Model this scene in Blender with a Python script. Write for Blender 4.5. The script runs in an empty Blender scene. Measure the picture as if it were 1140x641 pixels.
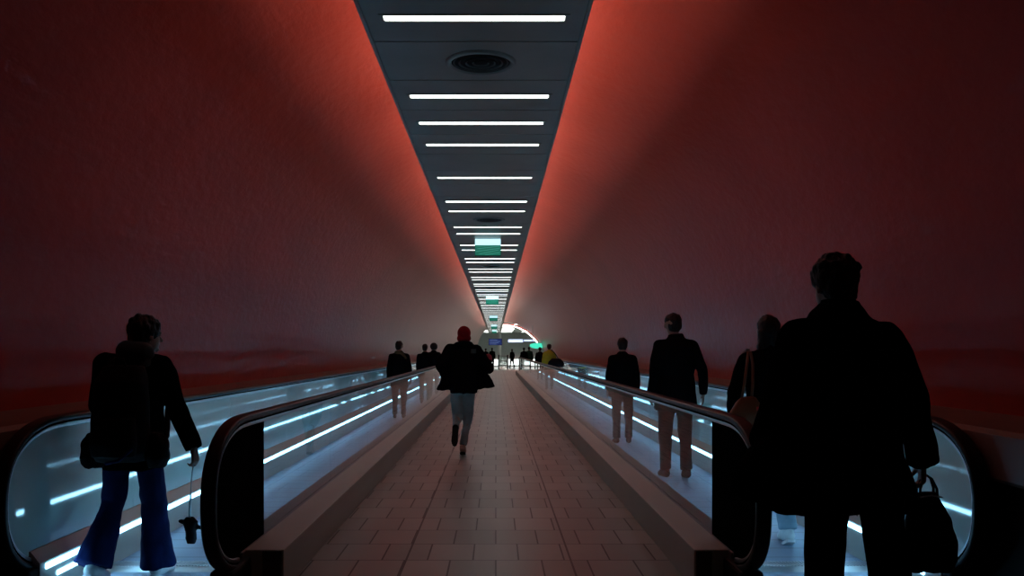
import bpy, bmesh, math, random
from mathutils import Vector, Matrix, noise
random.seed(7)
PI = math.pi
SC = bpy.context.scene
COL = SC.collection
# ---------------------------------------------------------------- camera
F = 950.0                      # focal length in pixels of the 1140 wide frame
CAMH = 1.40
cd = bpy.data.cameras.new('camera'); cam = bpy.data.objects.new('camera', cd); COL.objects.link(cam)
cam.location = (0, 0, CAMH); cam.rotation_euler = (PI/2, 0, 0)
cd.sensor_width = 36.0; cd.lens = F/1140*36.0
cd.shift_x = 18/1140; cd.shift_y = 69.5/1140
cd.clip_start = 0.05; cd.clip_end = 600
SC.camera = cam
# ---------------------------------------------------------------- world and exposure
w = bpy.data.worlds.new('world'); SC.world = w; w.use_nodes = True
w.node_tree.nodes['Background'].inputs[0].default_value = (0, 0, 0, 1)
w.node_tree.nodes['Background'].inputs[1].default_value = 0
SC.view_settings.view_transform = 'Standard'
SC.view_settings.look = 'None'
SC.view_settings.gamma = 1
SC.view_settings.use_curve_mapping = False
SC.view_settings.exposure = 0.0
LAMP = 6.5        # radiance of the ceiling bars
SKIRT = 13.0       # radiance of the light lines along the walkways
HALL = 12.0
COVE = 13.8       # radiance of the cove tubes above the ceiling strip

# ---------------------------------------------------------------- materials
def mat(name, col, rough=.6, metal=0., ior=1.5, spec=.5, bump=0., bscale=20., emis=None, estr=0., var=0., vscale=3., stretch=(1,1,1), coat=0.):
    m = bpy.data.materials.new(name); m.use_nodes = True
    nt = m.node_tree; p = nt.nodes['Principled BSDF']
    p.inputs['Base Color'].default_value = (*col, 1)
    p.inputs['Roughness'].default_value = rough
    p.inputs['Metallic'].default_value = metal
    p.inputs['IOR'].default_value = ior
    p.inputs['Specular IOR Level'].default_value = spec
    p.inputs['Coat Weight'].default_value = coat
    if emis:
        p.inputs['Emission Color'].default_value = (*emis, 1); p.inputs['Emission Strength'].default_value = estr
    tc = nt.nodes.new('ShaderNodeTexCoord'); mp = nt.nodes.new('ShaderNodeMapping')
    mp.inputs['Scale'].default_value = stretch
    nt.links.new(tc.outputs['Object'], mp.inputs[0])
    if var > 0:
        n = nt.nodes.new('ShaderNodeTexNoise'); n.inputs['Scale'].default_value = vscale; n.inputs['Detail'].default_value = 5
        nt.links.new(mp.outputs[0], n.inputs['Vector'])
        r = nt.nodes.new('ShaderNodeValToRGB')
        r.color_ramp.elements[0].position = .3; r.color_ramp.elements[1].position = .7
        r.color_ramp.elements[0].color = (*[c*(1-var) for c in col], 1)
        r.color_ramp.elements[1].color = (*[min(1, c*(1+var)) for c in col], 1)
        nt.links.new(n.outputs['Fac'], r.inputs[0]); nt.links.new(r.outputs[0], p.inputs['Base Color'])
    if bump > 0:
        n = nt.nodes.new('ShaderNodeTexNoise'); n.inputs['Scale'].default_value = bscale; n.inputs['Detail'].default_value = 4
        nt.links.new(mp.outputs[0], n.inputs['Vector'])
        b = nt.nodes.new('ShaderNodeBump'); b.inputs['Strength'].default_value = bump; b.inputs['Distance'].default_value = .02
        nt.links.new(n.outputs['Fac'], b.inputs['Height']); nt.links.new(b.outputs[0], p.inputs['Normal'])
    return m

def mat_glass(name, tint=(.93, .97, .97), k=1.1):
    m = bpy.data.materials.new(name); m.use_nodes = True
    nt = m.node_tree; nt.nodes.remove(nt.nodes['Principled BSDF'])
    out = nt.nodes['Material Output']
    t = nt.nodes.new('ShaderNodeBsdfTransparent'); t.inputs[0].default_value = (*tint, 1)
    g = nt.nodes.new('ShaderNodeBsdfGlossy'); g.inputs['Roughness'].default_value = .015; g.inputs[0].default_value = (1, 1, 1, 1)
    fr = nt.nodes.new('ShaderNodeFresnel'); fr.inputs[0].default_value = 1.5
    mu = nt.nodes.new('ShaderNodeMath'); mu.operation = 'MULTIPLY'; mu.inputs[1].default_value = k; mu.use_clamp = True
    mx = nt.nodes.new('ShaderNodeMixShader')
    ge = nt.nodes.new('ShaderNodeNewGeometry'); inv = nt.nodes.new('ShaderNodeMath'); inv.operation = 'SUBTRACT'; inv.inputs[0].default_value = 1
    nt.links.new(ge.outputs['Backfacing'], inv.inputs[1])
    m2 = nt.nodes.new('ShaderNodeMath'); m2.operation = 'MULTIPLY'; nt.links.new(inv.outputs[0], m2.inputs[1])
    nt.links.new(fr.outputs[0], mu.inputs[0]); nt.links.new(mu.outputs[0], m2.inputs[0]); nt.links.new(m2.outputs[0], mx.inputs[0])
    nt.links.new(t.outputs[0], mx.inputs[1]); nt.links.new(g.outputs[0], mx.inputs[2]); nt.links.new(mx.outputs[0], out.inputs[0])
    return m

def mat_floor():
    m = bpy.data.materials.new('floor tiles'); m.use_nodes = True
    nt = m.node_tree; p = nt.nodes['Principled BSDF']; L = nt.links.new
    tc = nt.nodes.new('ShaderNodeTexCoord')
    mp = nt.nodes.new('ShaderNodeMapping'); mp.inputs['Location'].default_value = (61.0, 0, 0)
    L(tc.outputs['Object'], mp.inputs[0])
    br = nt.nodes.new('ShaderNodeTexBrick')
    br.inputs['Scale'].default_value = 1; br.inputs['Brick Width'].default_value = .305; br.inputs['Row Height'].default_value = .475
    br.inputs['Mortar Size'].default_value = .006; br.inputs['Mortar Smooth'].default_value = .1
    br.inputs['Color1'].default_value = (.29, .295, .27, 1); br.inputs['Color2'].default_value = (.375, .38, .345, 1)
    br.inputs['Mortar'].default_value = (.03, .025, .022, 1); br.offset = .5; br.offset_frequency = 2
    L(mp.outputs[0], br.inputs['Vector'])
    sx = nt.nodes.new('ShaderNodeSeparateXYZ'); L(tc.outputs['Object'], sx.inputs[0])
    prev = None
    for x in (.5, -.6):
        a = nt.nodes.new('ShaderNodeMath'); a.operation = 'SUBTRACT'; a.inputs[1].default_value = x; L(sx.outputs[0], a.inputs[0])
        b = nt.nodes.new('ShaderNodeMath'); b.operation = 'ABSOLUTE'; L(a.outputs[0], b.inputs[0])
        c = nt.nodes.new('ShaderNodeMath'); c.operation = 'LESS_THAN'; c.inputs[1].default_value = .007; L(b.outputs[0], c.inputs[0])
        if prev:
            d = nt.nodes.new('ShaderNodeMath'); d.operation = 'MAXIMUM'; L(prev.outputs[0], d.inputs[0]); L(c.outputs[0], d.inputs[1]); prev = d
        else: prev = c
    mx = nt.nodes.new('ShaderNodeMix'); mx.data_type = 'RGBA'
    L(prev.outputs[0], mx.inputs[0]); L(br.outputs['Color'], mx.inputs[6]); mx.inputs[7].default_value = (.025, .02, .018, 1)
    n = nt.nodes.new('ShaderNodeTexNoise'); n.inputs['Scale'].default_value = 2.2; n.inputs['Detail'].default_value = 7
    L(tc.outputs['Object'], n.inputs['Vector'])
    r = nt.nodes.new('ShaderNodeMapRange'); r.inputs['To Min'].default_value = .75; r.inputs['To Max'].default_value = 1.2
    L(n.outputs['Fac'], r.inputs[0])
    mm = nt.nodes.new('ShaderNodeMix'); mm.data_type = 'RGBA'; mm.blend_type = 'MULTIPLY'; mm.inputs[0].default_value = 1
    L(mx.outputs[2], mm.inputs[6]); L(r.outputs[0], mm.inputs[7])
    L(mm.outputs[2], p.inputs['Base Color'])
    rr = nt.nodes.new('ShaderNodeMapRange'); rr.inputs['To Min'].default_value = .3; rr.inputs['To Max'].default_value = .48
    L(n.outputs['Fac'], rr.inputs[0]); L(rr.outputs[0], p.inputs['Roughness'])
    p.inputs['Specular IOR Level'].default_value = .55
    bp = nt.nodes.new('ShaderNodeBump'); bp.inputs['Strength'].default_value = .5; bp.inputs['Distance'].default_value = .004; bp.invert = True
    L(br.outputs['Fac'], bp.inputs['Height']); L(bp.outputs[0], p.inputs['Normal'])
    return m

def mat_grooved():
    m = bpy.data.materials.new('grooved pallets'); m.use_nodes = True
    nt = m.node_tree; p = nt.nodes['Principled BSDF']; L = nt.links.new
    p.inputs['Base Color'].default_value = (.27, .36, .48, 1); p.inputs['Metallic'].default_value = .25; p.inputs['Roughness'].default_value = .5
    tc = nt.nodes.new('ShaderNodeTexCoord')
    wv = nt.nodes.new('ShaderNodeTexWave'); wv.bands_direction = 'X'; wv.inputs['Scale'].default_value = 18
    L(tc.outputs['Object'], wv.inputs['Vector'])
    w2 = nt.nodes.new('ShaderNodeTexWave'); w2.bands_direction = 'Y'; w2.inputs['Scale'].default_value = 1.2
    L(tc.outputs['Object'], w2.inputs['Vector'])
    r = nt.nodes.new('ShaderNodeValToRGB'); r.color_ramp.elements[0].position = .0; r.color_ramp.elements[1].position = .04
    r.color_ramp.elements[0].color = (.2, .24, .3, 1); r.color_ramp.elements[1].color = (.27, .36, .48, 1)
    L(w2.outputs['Fac'], r.inputs[0]); L(r.outputs[0], p.inputs['Base Color'])
    b = nt.nodes.new('ShaderNodeBump'); b.inputs['Strength'].default_value = .35; b.inputs['Distance'].default_value = .004
    L(wv.outputs['Fac'], b.inputs['Height']); L(b.outputs[0], p.inputs['Normal'])
    return m

M = {}
def mat_vault():
    m = mat('red vault plaster', (.34, .028, .016), rough=.30, spec=.09, bump=.35, bscale=11, stretch=(1, .5, 1))
    nt = m.node_tree; p = nt.nodes['Principled BSDF']; L = nt.links.new
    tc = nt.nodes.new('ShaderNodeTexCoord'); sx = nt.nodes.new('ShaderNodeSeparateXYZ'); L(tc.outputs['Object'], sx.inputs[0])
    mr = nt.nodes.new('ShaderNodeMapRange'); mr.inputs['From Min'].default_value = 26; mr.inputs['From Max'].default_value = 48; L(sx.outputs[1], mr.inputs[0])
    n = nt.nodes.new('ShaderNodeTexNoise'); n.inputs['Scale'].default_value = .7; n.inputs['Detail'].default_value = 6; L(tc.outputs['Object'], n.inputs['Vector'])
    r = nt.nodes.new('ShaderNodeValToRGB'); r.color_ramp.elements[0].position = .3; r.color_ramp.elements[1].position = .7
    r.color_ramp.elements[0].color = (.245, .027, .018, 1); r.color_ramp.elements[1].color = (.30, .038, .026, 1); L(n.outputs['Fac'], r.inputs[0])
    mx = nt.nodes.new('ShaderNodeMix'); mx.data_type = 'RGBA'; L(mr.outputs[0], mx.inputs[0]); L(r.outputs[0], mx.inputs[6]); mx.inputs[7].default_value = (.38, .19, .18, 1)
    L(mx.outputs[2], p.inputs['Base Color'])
    return m
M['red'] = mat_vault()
M['vault_grey'] = mat('pale vault panels', (.40, .20, .18), rough=.5, spec=.4, bump=.1, bscale=6, var=.1, vscale=1)
M['ceil'] = mat('dark satin ceiling panels', (.31, .33, .285), rough=.42, metal=.15, spec=.5, var=.12, vscale=2)
M['black'] = mat('matt black', (.004, .004, .004), rough=.7, spec=.2)
M['floor'] = mat_floor()
M['pallet'] = mat_grooved()
M['landing'] = mat('ribbed steel landing plate', (.27, .36, .48), rough=.45, metal=.3, bump=.15, bscale=60, stretch=(3, 1, 1))
M['hallfloor'] = mat('pale hall floor', (.5, .52, .5), rough=.2, var=.05)
M['white'] = mat('white hall wall', (.62, .66, .64), rough=.6, var=.05)
M['steel'] = mat('brown grey brushed deck', (.40, .385, .335), rough=.42, metal=.1, spec=.45, var=.1, vscale=2, stretch=(1, .3, 1))
M['deckend'] = mat('dark deck end cap', (.05, .045, .035), rough=.5)
M['alu'] = mat('aluminium profile', (.55, .56, .57), rough=.3, metal=1)
M['rubber'] = mat('black rubber handrail', (.007, .007, .008), rough=.42, spec=.25)
M['skirtm'] = mat('dark brushed skirting', (.14, .15, .16), rough=.35, metal=.5)
M['panel'] = mat('pale grey green lacquered balustrade', (.52, .74, .70), rough=.06, ior=1.65, spec=.7, var=.06, vscale=1.3, coat=.5)
M['glass'] = mat_glass('clear balustrade glass')
M['darkpanel'] = mat('dark smoked panel', (.004, .004, .004), rough=.5, spec=.0)
M['fascia'] = mat('brown wall cladding', (.15, .09, .07), rough=.5, var=.12, vscale=2)
M['lamp'] = mat('lit lamp diffuser', (.9, .9, .9), emis=(.95, 1, .98), estr=LAMP)
M['skirtlight'] = mat('lit cyan light line', (.8, .9, 1), emis=(.26, .66, 1), estr=SKIRT)
M['hall'] = mat('lit hall lamp', (.9, .9, .9), emis=(.95, 1, .93), estr=HALL)
M['hallwarm'] = mat('lit warm cove lamp', (.9, .9, .85), emis=(1, .96, .84), estr=3)
M['cove'] = mat('lit cove tube', (.9, .85, .8), emis=(1, .84, .68), estr=COVE)
M['signwhite'] = mat('lit white sign band', (.8, .95, 1), emis=(.55, .9, 1), estr=1.2)
M['signgreen'] = mat('lit green sign face', (.01, .2, .13), rough=.3, emis=(.005, .17, .11), estr=.6)
M['signline'] = mat('pale green sign line', (.1, .5, .4), rough=.3, emis=(.1, .5, .38), estr=.5)
M['screenblue'] = mat('lit navy screen', (.01, .02, .1), rough=.2, emis=(.01, .025, .13), estr=.7)
M['screentext'] = mat('lit pale screen lines', (.2, .3, .6), emis=(.2, .3, .6), estr=.35)
M['signblue'] = mat('lit blue white sign', (.6, .7, 1), emis=(.55, .68, 1), estr=1.3)
M['signmint'] = mat('lit mint green sign', (.1, .8, .5), emis=(.05, .75, .5), estr=1.1)
M['skin'] = mat('skin', (.26, .14, .10), rough=.55, spec=.4)
M['blk'] = mat('black cloth', (.004, .004, .005), rough=1, spec=.0)
M['blk2'] = mat('black nylon', (.006, .006, .008), rough=.75, spec=.1)
M['navy'] = mat('navy cloth', (.01, .012, .03), rough=.9, spec=.1)
M['jeans'] = mat('blue denim', (.005, .013, .07), rough=.9, spec=.1, var=.35, vscale=7, bump=.2, bscale=30)
M['paleblue'] = mat('pale blue denim', (.22, .32, .40), rough=.9, var=.15, vscale=9)
M['greycloth'] = mat('grey jogging cloth', (.20, .235, .23), rough=.95, spec=.1, var=.12, vscale=8)
M['redknit'] = mat('red knit', (.22, .005, .010), rough=.95, spec=.1, bump=.6, bscale=60, stretch=(1, 1, .2))
M['whitecloth'] = mat('white leather', (.68, .7, .72), rough=.5)
M['beige'] = mat('pale beige leather', (.38, .26, .21), rough=.6)
M['hair'] = mat('dark hair', (.009, .006, .005), rough=.6, spec=.25, bump=.5, bscale=80, stretch=(1, 1, .2))
M['hairbrown'] = mat('brown hair', (.03, .012, .008), rough=.6, spec=.25, bump=.5, bscale=80, stretch=(1, 1, .2))
M['brown'] = mat('brown leather', (.16, .05, .018), rough=.5, spec=.4, var=.2, vscale=12)
M['olive'] = mat('olive cloth', (.05, .05, .02), rough=.95)
M['dkgreen'] = mat('dark green cloth', (.004, .05, .032), rough=.9)
M['yellow'] = mat('yellow cloth', (.42, .40, .02), rough=.9)
M['greenscarf'] = mat('grey green hood cloth', (.035, .055, .055), rough=.95)
M['strap'] = mat('pale strap', (.6, .7, .72), rough=.6)
M['redtag'] = mat('red tag', (.6, .02, .02), rough=.5)
M['pinkglove'] = mat('pink red glove', (.3, .02, .035), rough=.8)

# ---------------------------------------------------------------- helpers
def link(name, me, m, parent=None, smooth=False):
    o = bpy.data.objects.new(name, me); COL.objects.link(o)
    if m: me.materials.append(m)
    if parent: o.parent = parent
    if smooth:
        for p in me.polygons: p.use_smooth = True
    return o
def build(name, bm, m, parent=None, smooth=False):
    bmesh.ops.recalc_face_normals(bm, faces=bm.faces)
    me = bpy.data.meshes.new(name); bm.to_mesh(me); bm.free()
    return link(name, me, m, parent, smooth)
def tag(o, label, cat, group=None):
    o['label'] = label; o['category'] = cat
    if group: o['group'] = group
    return o
def thing(name, label, cat, loc=(0, 0, 0), group=None, rz=0):
    o = bpy.data.objects.new(name, None); COL.objects.link(o); o.location = loc; o.rotation_euler = (0, 0, rz)
    o.empty_display_size = .1
    return tag(o, label, cat, group)
def struct(name, bm, m, parent=None, smooth=False):
    o = build(name, bm, m, parent, smooth)
    if not parent: o['kind'] = 'structure'
    return o
def dup(root, loc, label=None, group=None):
    r = root.copy(); COL.objects.link(r); r.location = loc
    if label: r['label'] = label
    if group: r['group'] = group
    for ch in list(root.children):
        c = ch.copy(); COL.objects.link(c); c.parent = r
        for g in list(ch.children):
            d = g.copy(); COL.objects.link(d); d.parent = c
    return r
def box(bm, x0, x1, y0, y1, z0, z1):
    vs = [bm.verts.new((x, y, z)) for x in (x0, x1) for y in (y0, y1) for z in (z0, z1)]
    for f in ((0, 1, 3, 2), (4, 6, 7, 5), (0, 4, 5, 1), (2, 3, 7, 6), (0, 2, 6, 4), (1, 5, 7, 3)):
        bm.faces.new([vs[i] for i in f])
def bbox(bm, x0, x1, y0, y1, z0, z1, bev=.01):
    t = bmesh.new(); box(t, x0, x1, y0, y1, z0, z1)
    bmesh.ops.bevel(t, geom=list(t.edges), offset=bev, segments=2, affect='EDGES', profile=.5)
    me = bpy.data.meshes.new('t'); t.to_mesh(me); t.free(); bm.from_mesh(me); bpy.data.meshes.remove(me)
def one(*a, bev=0):
    bm = bmesh.new()
    bbox(bm, *a, bev=bev) if bev else box(bm, *a)
    return bm
def rings(bm, rs, cap=True, closed=False):
    """join a list of equal length vertex rings"""
    R = [[bm.verts.new(p) for p in r] for r in rs]
    n = len(R[0])
    pairs = list(zip(R, R[1:])) + ([(R[-1], R[0])] if closed else [])
    for a, b in pairs:
        for i in range(n):
            bm.faces.new((a[i], a[(i+1) % n], b[(i+1) % n], b[i]))
    if cap and not closed:
        bm.faces.new(R[0][::-1]); bm.faces.new(R[-1])
def frame(d, up=None):
    d = Vector(d).normalized()
    u = Vector(up) if up else (Vector((0, 0, 1)) if abs(d.z) < .9 else Vector((0, 1, 0)))
    a = u.cross(d)
    if a.length < 1e-5: a = Vector((1, 0, 0)).cross(d)
    a.normalize(); b = d.cross(a)
    return a, b
def cyl(bm, p0, p1, r0, r1=None, n=16):
    r1 = r0 if r1 is None else r1
    p0, p1 = Vector(p0), Vector(p1); a, b = frame(p1-p0)
    rings(bm, [[p + (a*math.cos(2*PI*i/n) + b*math.sin(2*PI*i/n))*r for i in range(n)] for p, r in ((p0, r0), (p1, r1))])
def tube(bm, pts, r, n=8):
    pts = [Vector(p) for p in pts]; out = []
    for k, p in enumerate(pts):
        d = pts[min(k+1, len(pts)-1)] - pts[max(k-1, 0)]
        a, b = frame(d, (.13, .97, .2))
        rr = r[k] if isinstance(r, (list, tuple)) else r
        out.append([p + (a*math.cos(2*PI*i/n) + b*math.sin(2*PI*i/n))*rr for i in range(n)])
    rings(bm, out)
# closed shapes for the voxel union
def ell(bm, c, r, rot=None, n=20, m=12):
    c = Vector(c); R = rot or Matrix.Identity(3); rs = []
    for j in range(1, m):
        t = PI*j/m
        rs.append([c + R @ Vector((r[0]*math.sin(t)*math.cos(2*PI*i/n), r[1]*math.sin(t)*math.sin(2*PI*i/n), -r[2]*math.cos(t))) for i in range(n)])
    V = [[bm.verts.new(p) for p in q] for q in rs]
    for a, b in zip(V, V[1:]):
        for i in range(n): bm.faces.new((a[i], a[(i+1) % n], b[(i+1) % n], b[i]))
    lo = bm.verts.new(c + R @ Vector((0, 0, -r[2]))); hi = bm.verts.new(c + R @ Vector((0, 0, r[2])))
    for i in range(n):
        bm.faces.new((lo, V[0][(i+1) % n], V[0][i])); bm.faces.new((hi, V[-1][i], V[-1][(i+1) % n]))
def cap(bm, p0, p1, r0, r1=None, n=14):
    """tapered capsule"""
    r1 = r0 if r1 is None else r1
    p0, p1 = Vector(p0), Vector(p1); d = (p1-p0)
    if d.length < 1e-6: d = Vector((0, 0, .001))
    u = d.normalized(); a, b = frame(u); rs = []
    for k in range(1, 5):
        t = PI/2*k/4; rs.append((p0 - u*r0*math.cos(t), r0*math.sin(t)))
    for k in range(0, 4):
        t = PI/2*k/4; rs.append((p1 + u*r1*math.sin(t), r1*math.cos(t)))
    V = [[bm.verts.new(p + (a*math.cos(2*PI*i/n) + b*math.sin(2*PI*i/n))*r) for i in range(n)] for p, r in rs]
    for q, s in zip(V, V[1:]):
        for i in range(n): bm.faces.new((q[i], q[(i+1) % n], s[(i+1) % n], s[i]))
    lo = bm.verts.new(p0-u*r0); hi = bm.verts.new(p1+u*r1)
    for i in range(n):
        bm.faces.new((lo, V[0][(i+1) % n], V[0][i])); bm.faces.new((hi, V[-1][i], V[-1][(i+1) % n]))
def loft(bm, rs, n=28, p=2.3):
    """rs: (centre, rx, ry) horizontal superellipse rings"""
    out = []
    for c, rx, ry in rs:
        c = Vector(c); q = []
        for i in range(n):
            a = 2*PI*i/n; co, si = math.cos(a), math.sin(a)
            q.append(c + Vector((rx*math.copysign(abs(co)**(2/p), co), ry*math.copysign(abs(si)**(2/p), si), 0)))
        out.append(q)
    rings(bm, out)
def blob(name, bm, m, parent, voxel=.01, smooth=4, fold=0., ffreq=(9, 9, 4), seed=0.):
    """fuse the closed shapes of bm into one continuous surface"""
    bmesh.ops.recalc_face_normals(bm, faces=bm.faces)
    me = bpy.data.meshes.new(name); bm.to_mesh(me); bm.free()
    o = bpy.data.objects.new('tmp', me); COL.objects.link(o)
    r = o.modifiers.new('r', 'REMESH'); r.mode = 'VOXEL'; r.voxel_size = voxel; r.adaptivity = 0
    if smooth:
        s = o.modifiers.new('s', 'SMOOTH'); s.iterations = smooth; s.factor = .5
    dg = bpy.context.evaluated_depsgraph_get(); dg.update()
    me2 = bpy.data.meshes.new_from_object(o.evaluated_get(dg))
    bpy.data.objects.remove(o); bpy.data.meshes.remove(me)
    me2.name = name
    if fold > 0:
        ns = [v.normal.copy() for v in me2.vertices]
        for v, nn in zip(me2.vertices, ns):
            q = Vector((v.co.x*ffreq[0]+seed, v.co.y*ffreq[1]+seed*2, v.co.z*ffreq[2]))
            v.co += nn*(noise.noise(q)*fold + noise.noise(q*2.3)*fold*.45)
    return link(name, me2, m, parent, True)

# ---------------------------------------------------------------- tunnel shell
CX = -.03; A = 3.24; ZS = 1.01; B = 3.35; ZC = 3.5
XL, XR = -.84, .571            # edges of the dark ceiling strip
YR, YC, YLE = 54.0, 95.0, 160.0
def vault(side, y0, y1fn, m, name, seg_y):
    """one half of the vault from shelf to ceiling strip, with thickness"""
    xe = XR if side > 0 else XL
    th_end = PI/2
    th0 = 0 if side > 0 else PI
    N = 48; rs = []
    prof = []
    for k in range(N+1):
        t = th0 + (th_end-th0)*k/N
        prof.append((CX + A*math.cos(t), ZS + B*math.sin(t)))
    prof = [(prof[0][0], .0)] + prof
    full = [(p, 0) for p in prof] + [((CX+(x-CX)*1.06, ZS+(z-ZS)*1.06 if z > ZS else z), 1) for x, z in reversed(prof)]
    bm = bmesh.new()
    for j in range(seg_y+1):
        ring = []
        for i, ((x, z), _) in enumerate(full):
            k = i if i < len(prof) else 2*len(prof)-1-i
            y1 = y1fn(k/len(prof)); f = j/seg_y
            ring.append((x, y0+(y1-y0)*f, z))
        rs.append(ring)
    rings(bm, rs)
    o = struct(name, bm, m, smooth=True)
    return o
def shade_auto(o, ang=35):
    me = o.data
    bm = bmesh.new(); bm.from_mesh(me)
    for e in bm.edges:
        if len(e.link_faces) == 2 and e.calc_face_angle(0) > math.radians(ang): e.smooth = False
    bm.to_mesh(me); bm.free()
YRED = 37.0
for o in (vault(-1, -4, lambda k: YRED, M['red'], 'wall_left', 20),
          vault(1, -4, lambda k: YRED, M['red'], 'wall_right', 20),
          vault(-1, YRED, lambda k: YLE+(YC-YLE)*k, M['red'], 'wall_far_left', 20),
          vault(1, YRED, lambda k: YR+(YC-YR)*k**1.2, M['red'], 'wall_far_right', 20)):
    shade_auto(o)
n = 1
# end wall behind the camera, floor, ceiling
struct('wall_back', one(-3.6, 3.6, -4.3, -4.0, 0, 3.9), M['red'])
bm = bmesh.new(); box(bm, -3.6, 3.6, -4.3, 62, -.2, 0); struct('floor', bm, M['floor'])
MOD = .83; Y0 = 5.39
bm = bmesh.new()
k = -11
while Y0+MOD*k < YC-.5:
    yc = Y0+MOD*k
    bbox(bm, XL+.004, XR-.004, yc-MOD/2+.006, yc+MOD/2-.006, ZC, ZC+.03, bev=.004); k += 1
struct('ceiling', bm, M['ceil'])
bm = bmesh.new(); box(bm, XL+.01, XR-.01, -4, YC, ZC+.035, ZC+.07)
struct('trim_%d' % n, bm, M['black']); n += 1
for x in (XL, XR):
    sx = 1 if x > 0 else -1
    bm = bmesh.new(); box(bm, x-.012, x+.012, -4, YC, ZC-.012, ZC+.05); struct('trim_%d' % n, bm, M['ceil']); n += 1
# wall shelf and cladding behind the outer balustrades
for s in (-1, 1):
    xi = 2.62 if s < 0 else 2.57
    bm = bmesh.new()
    pr = [(xi, .965), (xi+.03, .99), (3.34, 1.0), (3.34, .72), (xi+.02, .72), (xi, .74)]
    pr = [(x*s, z) for x, z in pr]
    rings(bm, [[(x, y, z) for x, z in pr] for y in (1.0, 20, 36, 52)])
    struct('trim_%d' % n, bm, M['fascia']); n += 1
    struct('trim_%d' % n, one(*sorted((s*(xi+.06), s*3.3)), 1.0, 52, 0, .72), M['black']); n += 1

# ---------------------------------------------------------------- far hall
struct('wall_hall_left', one(-6.2, -6.0, 90, 176, 0, 5), M['white'])
struct('wall_hall_end', one(-6.2, 26, 176, 176.3, 0, 5), M['white'])
struct('wall_hall_right', one(26, 26.2, 53, 176, 0, 5), M['white'])
struct('wall_hall_front', one(3.5, 26, 53.6, 53.9, 0, 5), M['white'])
struct('ceiling_hall', one(-6.2, 26.2, 53.6, 176.3, 5, 5.2), M['white'])
struct('floor_hall', one(-6.2, 26.2, 62.0, 176.3, -.2, 0), M['hallfloor'])
struct('floor_hall_side', one(3.6, 26.2, 53.6, 62.0, -.2, 0), M['hallfloor'])
# cove lamp along the oblique mouth of the vault
pts = []
te = math.acos((XR-CX)/A)
for k in range(13):
    f = k/12; kk = .22+.78*f; t = te*kk
    y = YR+(YC-YR)*kk**1.2
    pts.append((CX+(A-.12)*math.cos(t), y+.25, ZS+(B-.12)*math.sin(t)))
bm = bmesh.new(); tube(bm, pts, .055, 8)
t_ = thing('cove_lamp', 'warm white light line curving round the mouth of the far tunnel', 'lamp', (0, 0, 0))
build('diffuser', bm, M['hallwarm'], t_)
bm = bmesh.new(); tube(bm, [(p[0]*1.03, p[1]-.1, p[2]+.12) for p in pts], .06, 6); build('housing', bm, M['redtag'], t_)
# hall ceiling lights
def hall_light(x, y, label):
    t = thing('ceiling_light', label, 'light', (x, y, 4.9), 'ceiling lights of the far hall')
    build('frame', one(-1.65, 1.65, -.4, .4, .03, .1, bev=.02), M['alu'], t)
    build('diffuser', one(-1.55, 1.55, -.32, .32, 0, .06, bev=.02), M['hall'], t)
    return t
hl = hall_light(1.5, 70, 'bright light panel on the ceiling of the far hall')
for i in range(9):
    for x in (-3, 1.5, 6.5, 12):
        if (i == 0 and x == 1.5) or (x == -3 and i < 4): continue
        dup(hl, (x, 70+i*11.5, 4.9))
# column
t = thing('column', 'white column in the far hall under the navy screen', 'column', (.45, 112, 0))
bm = bmesh.new(); cyl(bm, (0, 0, .15), (0, 0, 4.7), .26, n=24); build('shaft', bm, M['white'], t, True)
bm = bmesh.new(); cyl(bm, (0, 0, 0), (0, 0, .15), .32, n=24); build('base', bm, M['alu'], t)
bm = bmesh.new(); cyl(bm, (0, 0, 4.7), (0, 0, 5.0), .32, n=24); build('capital', bm, M['white'], t)
# low glowing boxes, added to make a bright band at floor level
M['glow_box'] = mat('lit counter front', (.9, .9, .9), emis=(.9, 1, .97), estr=1.6)
for i, (x, y, w_) in enumerate(((-.35, 73, 1.3), (1.75, 75, 1.5), (3.6, 77, 1.4))):
    t = thing('added_glow_box', ['left', 'middle', 'right'][i]+' one of the low glowing boxes added for the bright band at the end of the tunnel', 'glow_box', (x, y, 0))
    build('glow_box_body', one(-w_/2-.06, w_/2+.06, .0, .5, .0, .95, bev=.02), M['white'], t)
    build('lit_front', one(-w_/2, w_/2, -.04, .0, .12, .62, bev=.01), M['glow_box'], t)
    build('glow_box_top', one(-w_/2-.1, w_/2+.1, -.08, .55, .95, 1.0, bev=.01), M['alu'], t)
# barrier at the end of the tunnel floor
t = thing('barrier', 'low steel and glass barrier with two dark posts at the tunnel end', 'barrier', (.54, 63, 0))
for x in (-.33, .33):
    build('post', one(x-.05, x+.05, -.05, .05, 0, 1.08, bev=.012), M['black'], t)
for z in (.3, .62, 1.0):
    build('rail', one(-.28, .28, -.02, .02, z-.03, z+.03, bev=.01), M['alu'], t)
build('glass_panel', one(-.28, .28, -.006, .006, .33, .97), M['glass'], t)
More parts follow.
